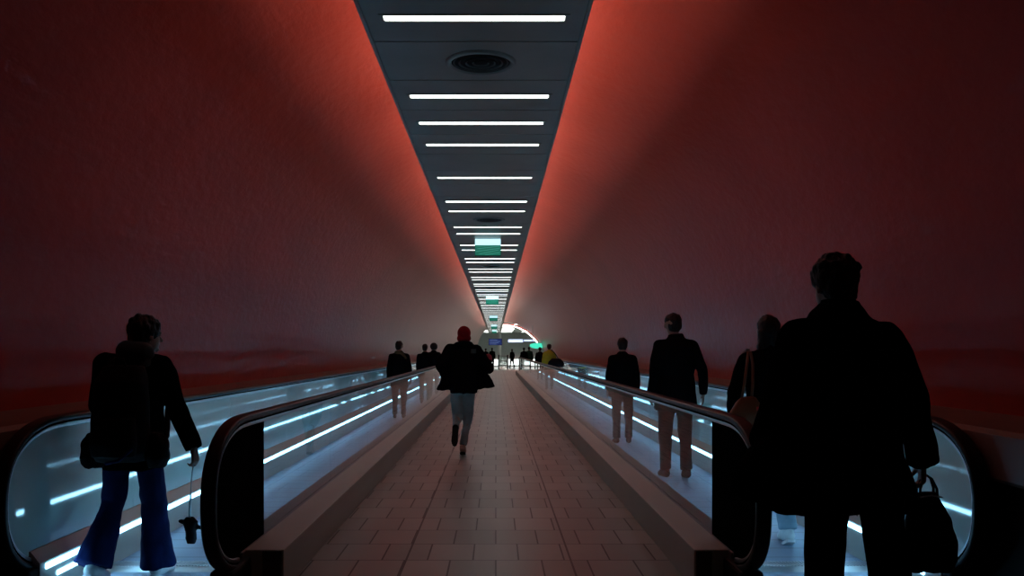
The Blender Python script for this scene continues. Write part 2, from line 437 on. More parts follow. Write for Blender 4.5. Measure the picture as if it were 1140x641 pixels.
# signs in the far hall
def hung_sign(name, label, x, y, z, w_, h_, m, top=5.0, oval=False, lines=None):
    t = thing(name, label, 'sign', (x, y, z))
    bm = bmesh.new()
    if oval:
        nn = 40
        rings(bm, [[(w_/2*math.cos(2*PI*i/nn), yy, h_/2*math.sin(2*PI*i/nn)*(1 if math.sin(2*PI*i/nn) < 0 else .8)) for i in range(nn)] for yy in (-.06, .06)])
        build('face', bm, m, t)
    else:
        build('casing', one(-w_/2, w_/2, -.05, .08, -h_/2, h_/2, bev=.015), M['black'], t)
        build('face', one(-w_/2+.03, w_/2-.03, -.065, -.05, -h_/2+.03, h_/2-.03), m, t)
    if lines:
        bm = bmesh.new()
        for lz, x0, x1 in lines: box(bm, x0, x1, -.07, -.066, lz-.02, lz+.02)
        build('screen_text', bm, M['screentext'], t)
    for sx in (-1, 1):
        bm = bmesh.new(); cyl(bm, (sx*w_*.3, 0, h_*.38), (sx*w_*.3, 0, top-z), .02, n=8); build('hanger_rod', bm, M['alu'], t)
hung_sign('display_screen', 'navy blue display screen hanging over the end of the tunnel', -.05, 92, 2.32, 1.45, .72, M['screenblue'], top=3.45,
          lines=[(.2, -.6, .2), (.05, -.6, .5), (-.1, -.6, .35), (-.24, -.6, .1)])
hung_sign('hanging_sign', 'bluish white lit sign, wider one beside the navy screen', 1.85, 80, 2.30, 1.45, .34, M['signblue'])
hung_sign('hanging_sign', 'bluish white lit sign, narrower one to the right of the wide one', 3.15, 80, 2.33, 1.1, .22, M['signblue'])
hung_sign('green_sign', 'glowing mint green oval sign at the right side of the far hall', 2.80, 58, 1.74, 1.0, .42, M['signmint'], oval=True)

# ---------------------------------------------------------------- ceiling fittings
LX = -.136
def lamp_label(i, k):
    first = {0: 'white ceiling light bar nearest the camera, before the nearest round vent',
             2: 'white ceiling light bar just beyond the nearest round vent, second nearest',
             3: 'white ceiling light bar, third nearest and middle of a row of three',
             4: 'white ceiling light bar, fourth nearest and farthest of a row of three',
             6: 'white ceiling light bar standing alone between the row of three and the first pair',
             8: 'white ceiling light bar, nearer one of the pair before the second round vent',
             9: 'white ceiling light bar, farther one of the pair just before the second round vent',
             11: 'white ceiling light bar just behind the second round vent',
             12: 'white ceiling light bar just in front of the nearest hanging green sign',
             14: 'white ceiling light bar just behind the nearest hanging green sign',
             15: 'white ceiling light bar, second one behind the nearest hanging green sign'}
    return first.get(k, 'slim white ceiling light bar in the distant close-set run beyond the nearest green sign')
t0 = thing('ceiling_light_bar', lamp_label(0, 0), 'ceiling light', (LX, Y0, ZC), 'light bars across the dark ceiling')
bm = bmesh.new()
box(bm, -.60, .60, -.062, -.047, -.006, .0); box(bm, -.60, .60, .047, .062, -.006, .0)
box(bm, -.60, -.575, -.047, .047, -.006, .0); box(bm, .575, .60, -.047, .047, -.006, .0)
build('trim_frame', bm, M['ceil'], t0)
build('diffuser', one(-.57, .57, -.034, .034, -.005, -.0005, bev=.002), M['lamp'], t0)
ks = [2, 3, 4, 6]
k = 8
while Y0+MOD*(k+1) < YC-1:
    ks += [k, k+1]; k += 3
for i, k in enumerate(ks):
    dup(t0, (LX, Y0+MOD*k, ZC), lamp_label(i+1, k), 'light bars across the dark ceiling' if k < 17 else 'distant light bars across the dark ceiling')
# indirect tubes on top of the dark strip, washing the vault
for x, side in ((XL+.42, 'left'), (XR-.42, 'right')):
    t = thing('cove_tube', 'hidden light tube above the %s edge of the dark ceiling strip' % side, 'lamp', (x, 0, ZC+.07))
    build('tube', one(-.12, .12, 5.0, YC-2, .14, .18), M['cove'], t)
    bm = bmesh.new()
    box(bm, -.15, .15, 5.0, YC-2, 0, .14)  # unseen solid box, shaped to keep tube light off the lower walls
    build('tube_shield', bm, M['black'], t)
# round vents
def vent():
    t = thing('ceiling_vent', 'round dark ceiling vent nearest the camera, behind the first light bar', 'vent', (-.11, Y0+MOD, ZC), 'round vents in the dark ceiling')
    bm = bmesh.new(); nn = 48
    prof = [(.212, .0), (.215, -.006), (.222, -.018), (.238, -.020), (.252, -.012), (.258, 0)]
    rings(bm, [[(r*math.cos(2*PI*i/nn), r*math.sin(2*PI*i/nn), z) for i in range(nn)] for r, z in prof], cap=False)
    build('trim_ring', bm, M['ceil'], t, True)
    bm = bmesh.new(); cyl(bm, (0, 0, -.004), (0, 0, .004), .222, n=40); build('vent_cone', bm, M['black'], t)
    bm = bmesh.new()
    for r in (.05, .10, .15, .19):
        rings(bm, [[((r+dr)*math.cos(2*PI*i/nn), (r+dr)*math.sin(2*PI*i/nn), z) for i in range(nn)] for dr, z in ((0, -.004), (.012, -.012), (.015, -.004))], cap=False)
    build('louvre_rings', bm, M['deckend'], t)
    return t
v0 = vent()
dup(v0, (-.11, Y0+MOD*10, ZC), 'round dark ceiling vent just in front of the nearest hanging green sign')
k = 19
while k < 60:
    dup(v0, (-.11, Y0+MOD*k, ZC), 'small round dark ceiling vent far off, beyond the nearest hanging green sign'); k += 9
# hanging green signs
def exit_sign():
    t = thing('hanging_sign', 'green sign with lit white top band hanging from the ceiling, nearest of the row', 'sign', (-.15, 16.0, ZC), 'green signs along the ceiling')
    build('casing', one(-.245, .245, 0, .09, -.325, -.0, bev=.006), M['black'], t)
    build('light_band', one(-.24, .24, -.012, -.001, -.125, -.008, bev=.003), M['signwhite'], t)
    build('sign_face', one(-.24, .24, -.010, -.001, -.32, -.13, bev=.003), M['signgreen'], t)
    bm = bmesh.new()
    for a, b in (((-.22, -.16), (.1, -.135)), ((-.2, -.2), (.22, -.15)), ((-.23, -.25), (.22, -.19)), ((-.16, -.30), (.2, -.22)), ((-.05, -.312), (.22, -.27))):
        v = [bm.verts.new((a[0], -.0115, a[1])), bm.verts.new((b[0], -.0115, b[1])), bm.verts.new((b[0], -.0115, b[1]+.006)), bm.verts.new((a[0], -.0115, a[1]+.006))]
        f = bm.faces.new(v); e = bmesh.ops.extrude_face_region(bm, geom=[f])
        bmesh.ops.translate(bm, verts=[q for q in e['geom'] if isinstance(q, bmesh.types.BMVert)], vec=(0, -.001, 0))
    build('sign_lines', bm, M['signline'], t)
    return t
s0 = exit_sign()
for i, y in enumerate((33, 51.5, 70, 88)):
    dup(s0, (-.14, y, ZC), ['second', 'third', 'fourth', 'fifth and farthest'][i]+' green hanging sign from the camera under the ceiling')

# ---------------------------------------------------------------- moving walkways
YT = 4.40            # tip of the handrails
YE = 50.0
def dpath(off=0, yt=YT, ye=YE):
    """handrail line in the y/z plane, from the deck inlet round the newel, along the top and round the far end"""
    cy, cz, ry, rz = .62, .585, .62-off, .415-off
    def half(flip):
        out = []
        for i in range(25):
            a = -PI/2*.86 + (PI/2*.86+PI/2)*i/24
            co, si = math.cos(a), math.sin(a)
            p = 2.45
            y = cy - ry*abs(co)**(2/p); z = cz + rz*math.copysign(abs(si)**(2/p), si)
            out.append((y, z))
        return out
    h = half(0)
    near = [(yt+y, z) for y, z in h]
    far = [(ye-y, z) for y, z in reversed(h)]
    mid = [(yt+.62+(ye-yt-1.24)*k/40, cz+rz) for k in range(1, 40)]
    return near+mid+far
def sweep(bm, path, x, sec):
    """sec: (dx, outward offset) section swept along the y/z path"""
    rs = []
    for k, (y, z) in enumerate(path):
        y0, z0 = path[max(k-1, 0)]; y1, z1 = path[min(k+1, len(path)-1)]
        ty, tz = y1-y0, z1-z0; L = math.hypot(ty, tz) or 1; ty /= L; tz /= L
        ny, nz = -tz, ty              # outward: up on the top run
        rs.append([(x+dx, y+ny*o, z+nz*o) for dx, o in sec])
    rings(bm, rs)
def rsec(wd, h0, h1, r, n=5):
    pts = []
    for cx, cz, a0 in ((wd-r, h1-r, 0), (-wd+r, h1-r, PI/2), (-wd+r, h0+r, PI), (wd-r, h0+r, 1.5*PI)):
        for i in range(n): a = a0+PI/2*i/(n-1); pts.append((cx+r*math.cos(a), cz+r*math.sin(a)))
    return pts
def fillplane(bm, x, th, y0, y1, off, zb):
    """flat panel that fills the balustrade between y0 and y1 below the handrail line"""
    path = [p for p in dpath(off) if p[1] > zb+.001]
    top = []
    def ztop(y):
        best = None
        for (ya, za), (yb, zb_) in zip(path, path[1:]):
            if min(ya, yb) <= y <= max(ya, yb) and abs(yb-ya) > 1e-9:
                zz = za+(zb_-za)*(y-ya)/(yb-ya)
                best = zz if best is None else max(best, zz)
        return best
    if y0 < YT+1.1 and y0 < YT+.6:      # near end: follow the whole curve
        pts = [(y, z) for y, z in path if y <= y1 and y < 30]
        pts += [(y1, ztop(y1)), (y1, zb)]
    elif y1 > YE-.6:
        pts = [(y0, zb), (y0, ztop(y0))] + [(y, z) for y, z in path if y > y0 and y > 30]
    else:
        pts = [(y0, zb), (y0, ztop(y0)), (y1, ztop(y1)), (y1, zb)]
    a = [bm.verts.new((x-th/2, y, z)) for y, z in pts]; b = [bm.verts.new((x+th/2, y, z)) for y, z in pts]
    bm.faces.new(a); bm.faces.new(b[::-1])
    nn = len(pts)
    for i in range(nn): bm.faces.new((a[i], a[(i+1) % nn], b[(i+1) % nn], b[i]))
def walkway(s, xi_face, xi, xip, xop, xo, label):
    """s side; aisle face, inner glass, pallet edge inner, pallet edge outer, outer panel (positive distances)"""
    t = thing('moving_walkway', label, 'moving walkway', (0, 0, 0))
    S = lambda a, b: tuple(sorted((s*a, s*b)))
    yi, yo = 4.97, 4.66
    build('landing_plate', one(*S(xip-.02, xop+.02), 2.6, 5.35, 0, .012, bev=.004), M['landing'], t)
    bm = bmesh.new(); box(bm, *S(xip, xop), 5.35, 5.55, 0, .010)
    for i in range(44):
        x = xip+.01+(xop-xip-.02)*i/43
        box(bm, *S(x-.004, x+.004), 5.5, 5.62, .004, .016)
    build('comb_plate', bm, M['alu'], t)
    build('pallet_belt', one(*S(xip, xop), 5.55, YE-1, 0, .006), M['pallet'], t)
    # inner deck (kerb), three sections of its end face
    bm = bmesh.new(); bbox(bm, *S(xi_face, xi-.02), yi, YE-.6, 0, .24, bev=.006); build('deck', bm, M['steel'], t)
    build('deck_end', one(*S(xi_face+.012, xi-.012-.11), yi-.006, yi+.002, .006, .232), M['deckend'], t)
    build('deck', one(*S(xi-.02, xip), yi-.05, YE-.6, 0, .235, bev=.006), M['skirtm'], t)
    # handrail inlet
    build('inlet_box', one(*S(xi-.055, xi+.075), YT+.22, yi+.05, 0, .20, bev=.02), M['black'], t)
    build('inlet_box', one(*S(xo-.065, xo+.065), YT+.16, yo+.05, 0, .22, bev=.02), M['black'], t)
    # outer deck: sloped top rising to the panel
    bm = bmesh.new()
    pr = [(xop, 0), (xop, .235), (xo-.02, .30), (xo+.05, .30), (xo+.05, 0)]
    rings(bm, [[(s*x, y, z) for x, z in pr] for y in (yo, YE-.6)])
    build('deck', bm, M['steel'], t)
    # light lines
    build('light_line', one(*S(xop-.006, xop+.01), yo+.06, YE-1, .192, .222), M['skirtlight'], t)
    build('light_line', one(*S(xip-.01, xip+.006), yi+.06, YE-1, .192, .222), M['skirtlight'], t)
    build('comb_light', one(*S(xop-.006, xop+.01), 4.84, 5.3, .128, .152), M['skirtlight'], t)
    build('comb_light', one(*S(xip-.01, xip+.006), 5.0, 5.3, .128, .152), M['skirtlight'], t)
    # glass of the inner balustrade: dark end panel, then panes
    bm = bmesh.new(); fillplane(bm, s*xi, .014, YT, 5.42, .03, .2); build('end_panel', bm, M['darkpanel'], t)
    y = 5.435; step = 2.2
    while y < YE-1.6:
        y1 = min(y+step, YE-1.2)
        bm = bmesh.new(); fillplane(bm, s*xi, .012, y, y1-.008, .03, .2); build('glass_pane', bm, M['glass'], t); y = y1
    bm = bmesh.new(); fillplane(bm, s*xi, .014, y, YE, .03, .2); build('end_panel', bm, M['darkpanel'], t)
    # outer balustrade panels
    ys = [YT, 6.0]
    while ys[-1] < YE-2.4: ys.append(ys[-1]+2.2)
    ys.append(YE)
    for a, b in zip(ys, ys[1:]):
        bm = bmesh.new(); fillplane(bm, s*xo, .02, a, b-(.006 if b < YE else 0), .03, .26); build('balustrade_panel', bm, M['panel'], t)
    for x in (xi, xo):
        bm = bmesh.new(); sweep(bm, dpath(0), s*x, rsec(.041, -.012, .024, .014)); h = build('handrail', bm, M['rubber'], t, True)
        bm = bmesh.new(); sweep(bm, dpath(.034), s*x, rsec(.024, -.012, .022, .006, 3)); build('handrail_profile', bm, M['alu'], h, True)
        bm = bmesh.new(); sweep(bm, dpath(.020), s*x, rsec(.032, -.004, .006, .003, 3)); build('handrail_guide', bm, M['darkpanel'], h, True)
    return t
walkway(-1, 1.235, 1.48, 1.60, 2.49, 2.56, 'moving walkway on the left with lit light lines, glass balustrade and black handrails')
walkway(1, 1.155, 1.38, 1.50, 2.43, 2.50, 'moving walkway on the right with the tall coated man at its entry')

# ---------------------------------------------------------------- people
def V(*a): return Vector(a)
def stand(h=1.75, step=0., lean=0., arms='down'):
    """joints of a figure facing +y, origin between the feet"""
    J = dict(head=(0, .03, 1.635), neck=(0, 0, 1.49), chest=(0, 0, 1.30), waist=(0, 0, 1.10), pelvis=(0, 0, .95),
             sL=(-.175, 0, 1.405), eL=(-.235, -.03, 1.14), wL=(-.25, .04, .90), hL=(-.04, .25, -1),
             sR=(.175, 0, 1.405), eR=(.235, -.03, 1.14), wR=(.25, .04, .90), hR=(.04, .25, -1),
             pL=(-.09, 0, .92), kL=(-.10, .02, .50), aL=(-.10, -.02, .085), tL=(-.115, .15, .03),
             pR=(.09, 0, .92), kR=(.10, .02, .50), aR=(.10, -.02, .085), tR=(.115, .15, .03))
    s = h/1.75
    J = {k: (V(*v)*s if not k in ('hL', 'hR') else V(*v).normalized()) for k, v in J.items()}
    J['s'] = s
    if step:
        J['kL'].y += step*.5*s; J['aL'].y += step*s; J['tL'].y += step*s
        J['kR'].y -= step*.25*s; J['aR'].y -= step*s; J['tR'].y -= step*s; J['aR'].z += abs(step)*.15*s
    return J
def hand(bm, w, d, n, side, s, curl):
    """palm, four fingers of unequal length and a thumb from the side of the palm"""
    d = d.normalized(); n = (n - d*n.dot(d)).normalized(); x = d.cross(n).normalized()*side
    for k in range(4):
        o = x*((1.5-k)*.019*s)
        b = w + d*(.088-.004*abs(k-1))*s + o
        cap(bm, w + d*.015*s + o*.6, b, .0135*s, .0115*s, 10)
        L = (.072, .082, .076, .060)[k]*s; p = b; a = 0
        for q, fr in enumerate((.45, .31, .24)):
            a += curl*(.55, .95, .7)[q]
            e = p + (d*math.cos(a)+n*math.sin(a))*L*fr
            cap(bm, p, e, (.0098, .0088, .008)[q]*s, (.0088, .008, .007)[q]*s, 8); p = e
    p0 = w + d*.025*s + x*.022*s; p1 = p0 + (d*.55+x*.65+n*.35).normalized()*.042*s
    p2 = p1 + (d*.8+x*.25+n*.5).normalized()*.032*s; p3 = p2 + (d*.75+n*.7).normalized()*.024*s
    cap(bm, p0, p1, .014*s, .011*s, 8); cap(bm, p1, p2, .0108*s, .0095*s, 8); cap(bm, p2, p3, .0095*s, .008*s, 8)
def limb(bm, a, b, r0, rm, r1, bulge=.35):
    m_ = a.lerp(b, bulge); cap(bm, a, m_, r0, rm); cap(bm, m_, b, rm, r1)
def body(name, J, parent, voxel=.008, m=None, curlL=.5, curlR=.5, turn=0., nod=0.):
    s = J['s']; bm = bmesh.new()
    P, W, C, N = J['pelvis'], J['waist'], J['chest'], J['neck']
    loft(bm, [(P-V(0, 0, .09*s), .10*s, .075*s), (P-V(0, 0, .03*s), .152*s, .105*s), (P+V(0, 0, .04*s), .15*s, .10*s), (W, .122*s, .088*s),
              (C, .15*s, .105*s), (C.lerp(N, .5), .15*s, .095*s), (C.lerp(N, .85), .10*s, .07*s), (N, .06*s, .058*s)])
    H = J['head']
    R = Matrix.Rotation(turn, 3, 'Z') @ Matrix.Rotation(nod, 3, 'X')
    cap(bm, N-V(0, 0, .02*s), H-V(0, .015, .05)*s, .058*s, .054*s)
    ell(bm, H+R@V(0, -.012*s, .022*s), (.074*s, .093*s, .088*s), R)            # skull
    ell(bm, H+R@V(0, .022*s, -.035*s), (.058*s, .068*s, .078*s), R)            # face and jaw
    ell(bm, H+R@V(0, .072*s, -.092*s), (.024*s, .018*s, .018*s), R)            # chin
    cap(bm, H+R@V(0, .088*s, .0), H+R@V(0, .108*s, -.032*s), .009*s, .014*s, 8)  # nose
    for e in (-1, 1):
        ell(bm, H+R@V(e*.03*s, .078*s, .006*s), (.013*s, .012*s, .009*s), R)   # eyes
        ell(bm, H+R@V(e*.032*s, .080*s, .022*s), (.02*s, .012*s, .007*s), R)   # brows
        ell(bm, H+R@V(e*.078*s, -.008*s, -.008*s), (.010*s, .019*s, .031*s), R)  # ears
        ell(bm, H+R@V(e*.0*s, .086*s, -.058*s), (.024*s, .010*s, .006*s), R)   # lips
    for k, e in (('L', -1), ('R', 1)):
        S, E, Wr = J['s'+k], J['e'+k], J['w'+k]
        cap(bm, C.lerp(N, .75), S, .065*s, .055*s)
        limb(bm, S, E, .052*s, .045*s, .037*s); limb(bm, E, Wr, .039*s, .038*s, .025*s, .3)
        hd = J['h'+k]
        nrm = J.get('n'+k, V(-e*1.0, .25, 0))
        hand(bm, Wr, hd, nrm, (1 if k == 'R' else -1)*J.get('side', 1), s, curlL if k == 'L' else curlR)
        p, kn, an, to = J['p'+k], J['k'+k], J['a'+k], J['t'+k]
        limb(bm, p, kn, .085*s, .078*s, .052*s); limb(bm, kn, an, .053*s, .055*s, .034*s, .3)
        cap(bm, an-V(0, .01, .035)*s, to, .033*s, .024*s); cap(bm, an, an-V(0, .03, .045)*s, .035*s, .032*s)
    return blob(name, bm, m or M['skin'], parent, voxel, 2)
def trousers(J, parent, m, voxel, r=(.098, .075, .062), flare=0., drop=.07, seed=1., label=None, fold=.008):
    s = J['s']; bm = bmesh.new(); P, W = J['pelvis'], J['waist']
    loft(bm, [(P-V(0, 0, .11*s), .12*s, .10*s), (P-V(0, 0, .04*s), .172*s, .128*s), (P+V(0, 0, .05*s), .165*s, .12*s), (W, .14*s, .105*s)])
    for k in 'LR':
        p, kn, an = J['p'+k], J['k'+k], J['a'+k]
        cap(bm, p, kn, r[0]*s, r[1]*s)
        d = (an-kn).normalized(); e = kn + (an-kn)*(1-drop)
        m1 = kn.lerp(e, .45)
        cap(bm, kn, m1, r[1]*s, (r[2]+flare*.35)*s)
        # hem ends flat
        a, b = frame(d); q = []
        for f, rr in ((.35, r[2]+flare*.3), (.7, r[2]+flare*.62), (1., r[2]+flare)):
            c = kn.lerp(e, f) if f < 1 else e + d*.02*s
            q.append([c + (a*math.cos(2*PI*i/20)*1. + b*math.sin(2*PI*i/20)*1.08)*rr*s for i in range(20)])
        rings(bm, q)
    o = blob('trousers', bm, m, parent, voxel, 2, fold*s, (10, 10, 6), seed)
    if label: o['label'] = label
    return o
def jacket(J, parent, m, voxel, hem=.82, fat=1., flare=0., sleeve=(.066, .056, .046), collar=.075, name='jacket', seed=3., fold=.010, label=None, extra=None, armL=True, armR=True, shw=.19):
    s = J['s']; bm = bmesh.new(); P, W, C, N = J['pelvis'], J['waist'], J['chest'], J['neck']
    hz = hem*s; base = P.copy(); base.z = hz
    lowx = (.175*fat+flare)*s; lowy = (.135*fat+flare*.8)*s
    rs = [(base, lowx, lowy)]
    mid = base.lerp(W, .5); rs.append((mid, (.172*fat+flare*.5)*s, (.132*fat+flare*.4)*s))
    rs += [(W, .163*fat*s, .125*fat*s), (C, .188*fat*s, .138*fat*s), (C.lerp(N, .45), shw*fat*s, .125*fat*s), (C.lerp(N, .72), .150*fat*s, .10*fat*s), (N-V(0, 0, .005), .088*s, .085*s), (N+V(0, .01, collar*.55)*s, collar*s, collar*s)]
    loft(bm, rs)
    for k, on in (('L', armL), ('R', armR)):
        if not on: continue
        S, E, Wr = J['s'+k], J['e'+k], J['w'+k]
        cap(bm, C.lerp(N, .66), S, .062*fat*s, sleeve[0]*s); cap(bm, S, E, sleeve[0]*s, sleeve[1]*s)
        d = (Wr-E).normalized(); a, b = frame(d); cap(bm, E, E.lerp(Wr, .6), sleeve[1]*s, (sleeve[2]+.004)*s)
        rings(bm, [[c + (a*math.cos(2*PI*i/18)+b*math.sin(2*PI*i/18))*r_*s for i in range(18)] for c, r_ in ((E.lerp(Wr, .5), sleeve[2]+.004), (Wr+d*.005, sleeve[2]))])
    if extra: extra(bm, J, s)
    o = blob(name, bm, m, parent, voxel, 3, fold*s, (8, 8, 5), seed)
    if label: o['label'] = label
    return o
def hair(J, parent, m, voxel, style='short', turn=0., nod=0., seed=5., amp=.010):
    s = J['s']; H = J['head']; bm = bmesh.new(); R = Matrix.Rotation(turn, 3, 'Z') @ Matrix.Rotation(nod, 3, 'X')
    ell(bm, H+R@V(0, -.020, .034)*s, (.086*s, .100*s, .092*s), R)
    ell(bm, H+R@V(0, -.05, -.01)*s, (.078*s, .062*s, .082*s), R)
    if style == 'bushy':
        ell(bm, H+R@V(0, -.018, .042)*s, (.098*s, .108*s, .096*s), R)
        for i in range(26):
            a = random.uniform(0, 2*PI); e = random.uniform(.0, 1.3)
            c = H+R@V(.088*math.cos(a)*math.cos(e), -.02+.095*math.sin(a)*math.cos(e), .04+.086*math.sin(e))*s
            ell(bm, c, (.025*s,)*3, None, 8, 6)
    if style == 'long':
        loft(bm, [(H+V(0, -.035, -.26)*s, .075*s, .035*s), (H+V(0, -.045, -.15)*s, .095*s, .055*s), (H+V(0, -.04, 0)*s, .092*s, .075*s)])
    if style == 'bun': ell(bm, H+R@V(0, -.10, .07)*s, (.045*s, .045*s, .045*s))
    if style == 'round': ell(bm, H+V(0, -.02, .02)*s, (.125*s, .12*s, .125*s))
    return blob('hair', bm, m, parent, voxel, 2, amp*s, (30, 30, 18), seed)
def shoe(J, k, parent, m, voxel=.006, sole=None):
    s = J['s']; an, to = J['a'+k], J['t'+k]; bm = bmesh.new()
    f = (to-an).normalized(); heel = an + V(0, -.035, -.03)*s
    up = V(0, 0, 1) if abs(f.z) < .8 else V(0, 1, 0)
    cap(bm, an+V(0, 0, .01)*s, an-V(0, .01, .03)*s, .043*s, .045*s)
    cap(bm, heel, an.lerp(to, .55)-up*.012*s, .043*s, .043*s); cap(bm, an.lerp(to, .4), to+f*.03*s, .043*s, .034*s)
    cap(bm, an, an.lerp(to, .6), .04*s, .036*s)
    o = blob('shoe', bm, m, parent, voxel, 2)
    if sole:
        a = f.cross(up).normalized(); n_ = a.cross(f).normalized(); bm = bmesh.new(); q = []
        c0 = heel - f*.03*s - n_*.034*s; L = (to-heel).length+.09*s
        for fr, wd in ((0, .022), (.05, .036), (.3, .036), (.55, .042), (.8, .044), (.95, .034), (1., .018)):
            c = c0 + f*L*fr
            q.append([c-a*wd*s, c+a*wd*s, c+a*wd*s-n_*.022*s, c-a*wd*s-n_*.022*s])
        rings(bm, q); build('sole', bm, sole, o)
    return o
def cuff_person(label, loc, h, top, legs, hairm, voxel=.022, hem=.85, style='short', fat=1.05, step=.0, shoes=None, rz=0, J=None, topname='jacket', flare=.0, group=None, seed=1., hairstyle=None, turn=0.):
    J = J or stand(h, step)
    t = thing('person', label, 'person', loc, group, rz)
    body('body', J, t, min(voxel, .012))
    trousers(J, t, legs, voxel, seed=seed)
    jacket(J, t, top, voxel, hem=hem, fat=fat, flare=flare, name=topname, seed=seed)
    hair(J, t, hairm, min(voxel, .012), style, seed=seed, turn=turn)
    for k in 'LR': shoe(J, k, t, shoes or M['blk'], min(voxel, .012))
    return t, J

# --- tall man in the long coat, right foreground
J = stand(1.85, .10)
s = J['s']
J['head'] = V(-.02, .04, 1.700); J['neck'] = V(-.01, .0, 1.575)
J['sR'] = V(.200, -.0, 1.455); J['eR'] = V(.305, -.03, 1.17); J['wR'] = V(.385, .02, .885); J['hR'] = V(.02, .08, -1).normalized()
J['sL'] = V(-.205, 0, 1.455); J['eL'] = V(-.29, -.04, 1.20); J['wL'] = V(-.32, .10, .96); J['hL'] = V(.2, .6, -.8).normalized()
for k, x in (('L', -.045), ('R', .20)):
    J['p'+k].x = x*.8; J['k'+k].x = x; J['a'+k].x = x*1.05; J['t'+k].x = x*1.1
man = thing('person', 'tall dark-haired person in a long black overcoat, back turned, holding a bag, right foreground', 'person', (1.585, 3.92, 0))
body('body', J, man, .0065, curlR=1.25, turn=.25)
trousers(J, man, M['blk'], .011, r=(.105, .088, .082), flare=.01, seed=2.)
def coat_extra(bm, J, s):
    # broad back, long skirt swinging out to the left
    loft(bm, [(V(-.02, -.02, .68), .35, .21), (V(-.02, -.02, .78), .33, .20), (V(-.01, -.01, .95), .28, .18), (V(.0, -.01, 1.15), .235, .165), (V(.0, 0, 1.36), .235, .15), (V(.0, 0, 1.47), .215, .13), (V(-.005, 0, 1.54), .15, .11), (V(-.01, .01, 1.61), .085, .085)])
    loft(bm, [(V(-.32, -.02, .715), .14, .09), (V(-.375, -.02, .76), .135, .09), (V(-.37, -.02, .86), .12, .08), (V(-.28, -.01, .97), .11, .10), (V(-.2, 0, 1.12), .08, .1)])
jacket(J, man, M['blk'], .010, hem=.70, fat=1.12, flare=.06, sleeve=(.080, .074, .064), collar=.080, name='overcoat', seed=4., fold=.014, extra=coat_extra)
bm = bmesh.new(); loft(bm, [(J['neck']+V(0, .005, .0), .085, .082), (J['neck']+V(0, .005, .06), .073, .072)]); blob('collar', bm, M['blk'], man, .007, 1)
hair(J, man, M['hair'], .007, 'bushy', turn=.25, seed=2., amp=.012)
for k in 'LR': shoe(J, k, man, M['blk'], .008, M['black'])
# his bag
bag = thing('handbag', 'black soft handbag hanging from the hand of the tall coated person', 'bag', (1.585+.41, 3.93, .385))
bm = bmesh.new()
loft(bm, [(V(.0, 0, .0), .10, .05), (V(0, 0, .05), .125, .065), (V(0, 0, .14), .125, .065), (V(-.005, 0, .24), .10, .055), (V(-.01, 0, .32), .065, .04), (V(-.01, 0, .365), .045, .025)])
blob('bag_body', bm, M['blk2'], bag, .008, 4, .008, (14, 14, 9), 2.)
for dy in (-.02, .02):
    bm = bmesh.new(); tube(bm, [(-.05, dy, .33), (-.048, dy*.8, .38), (-.03, dy*.3, .425), (-.01, 0, .44), (.01, dy*.3, .425), (.028, dy*.8, .38), (.03, dy, .33)], .006); build('handle', bm, M['blk2'], bag, True)
bm = bmesh.new(); tube(bm, [(-.06, -.04, .345), (-.01, -.045, .355), (.04, -.04, .345)], .004); build('zip', bm, M['alu'], bag, True)

# --- woman with a brown shoulder bag, partly behind him
J = stand(1.64, .12); s = J['s']
wo = thing('person', 'person with dark hair, pale blue trousers, with brown bag, behind the tall coated person', 'person', (2.0, 6.25, .012))
J['eL'] = V(-.27, -.05, 1.08); J['wL'] = V(-.24, .05, .87)
body('body', J, wo, .0085)
trousers(J, wo, M['paleblue'], .013, seed=6., r=(.095, .075, .068))
jacket(J, wo, M['blk'], .012, hem=.86, fat=1.05, seed=8., sleeve=(.068, .06, .05))
hair(J, wo, M['hair'], .009, 'long', seed=7.)
for k in 'LR': shoe(J, k, wo, M['whitecloth'], .008, M['whitecloth'])
sb = thing('shoulder_bag', 'brown leather shoulder bag with long straps hanging at the back of the partly hidden person', 'bag', (2.0-.225, 6.25-.20, .84))
bm = bmesh.new()
loft(bm, [(V(0, 0, -.02), .10, .045), (V(0, 0, .03), .135, .06), (V(.0, 0, .12), .12, .055), (V(.01, 0, .19), .085, .04), (V(.015, 0, .23), .05, .02)])
blob('bag_body', bm, M['brown'], sb, .008, 3, .006, (12, 12, 10), 1.)
for dx in (-.03, .03):
    bm = bmesh.new(); tube(bm, [(dx*1.2, 0, .2), (dx+.02, .01, .32), (dx*.7+.035, .03, .46), (dx*.3+.05, .09, .545), (dx*.3+.06, .17, .565), (dx*.3+.06, .26, .54), (dx*.3+.05, .32, .42)], .010); build('strap', bm, M['brown'], sb, True)
build('tag', one(.055, .075, -.065, -.055, .14, .165, bev=.003), M['redtag'], sb)

# --- two men on the right walkway
J = stand(1.80, .05); J['head'] = V(-.035, .04, 1.675); J['s'] = 1.80/1.75
J['wR'] = V(.31, .03, .92); J['eR'] = V(.29, -.03, 1.18)
t, _ = cuff_person('tall person in a dark overcoat with short hair, back turned, middle of the right walkway', (1.96, 9.3, .006), 1.80, M['blk'], M['blk'], M['hair'], .015, hem=.72, fat=1.14, J=J, topname='overcoat', flare=.03, seed=11., turn=.5)
t, _ = cuff_person('person in a dark padded jacket, ahead of the tall overcoat wearer on the right walkway', (1.90, 12.8, .006), 1.58, M['blk'], M['blk'], M['hair'], .018, hem=.78, fat=1.25, flare=.02, seed=13.)
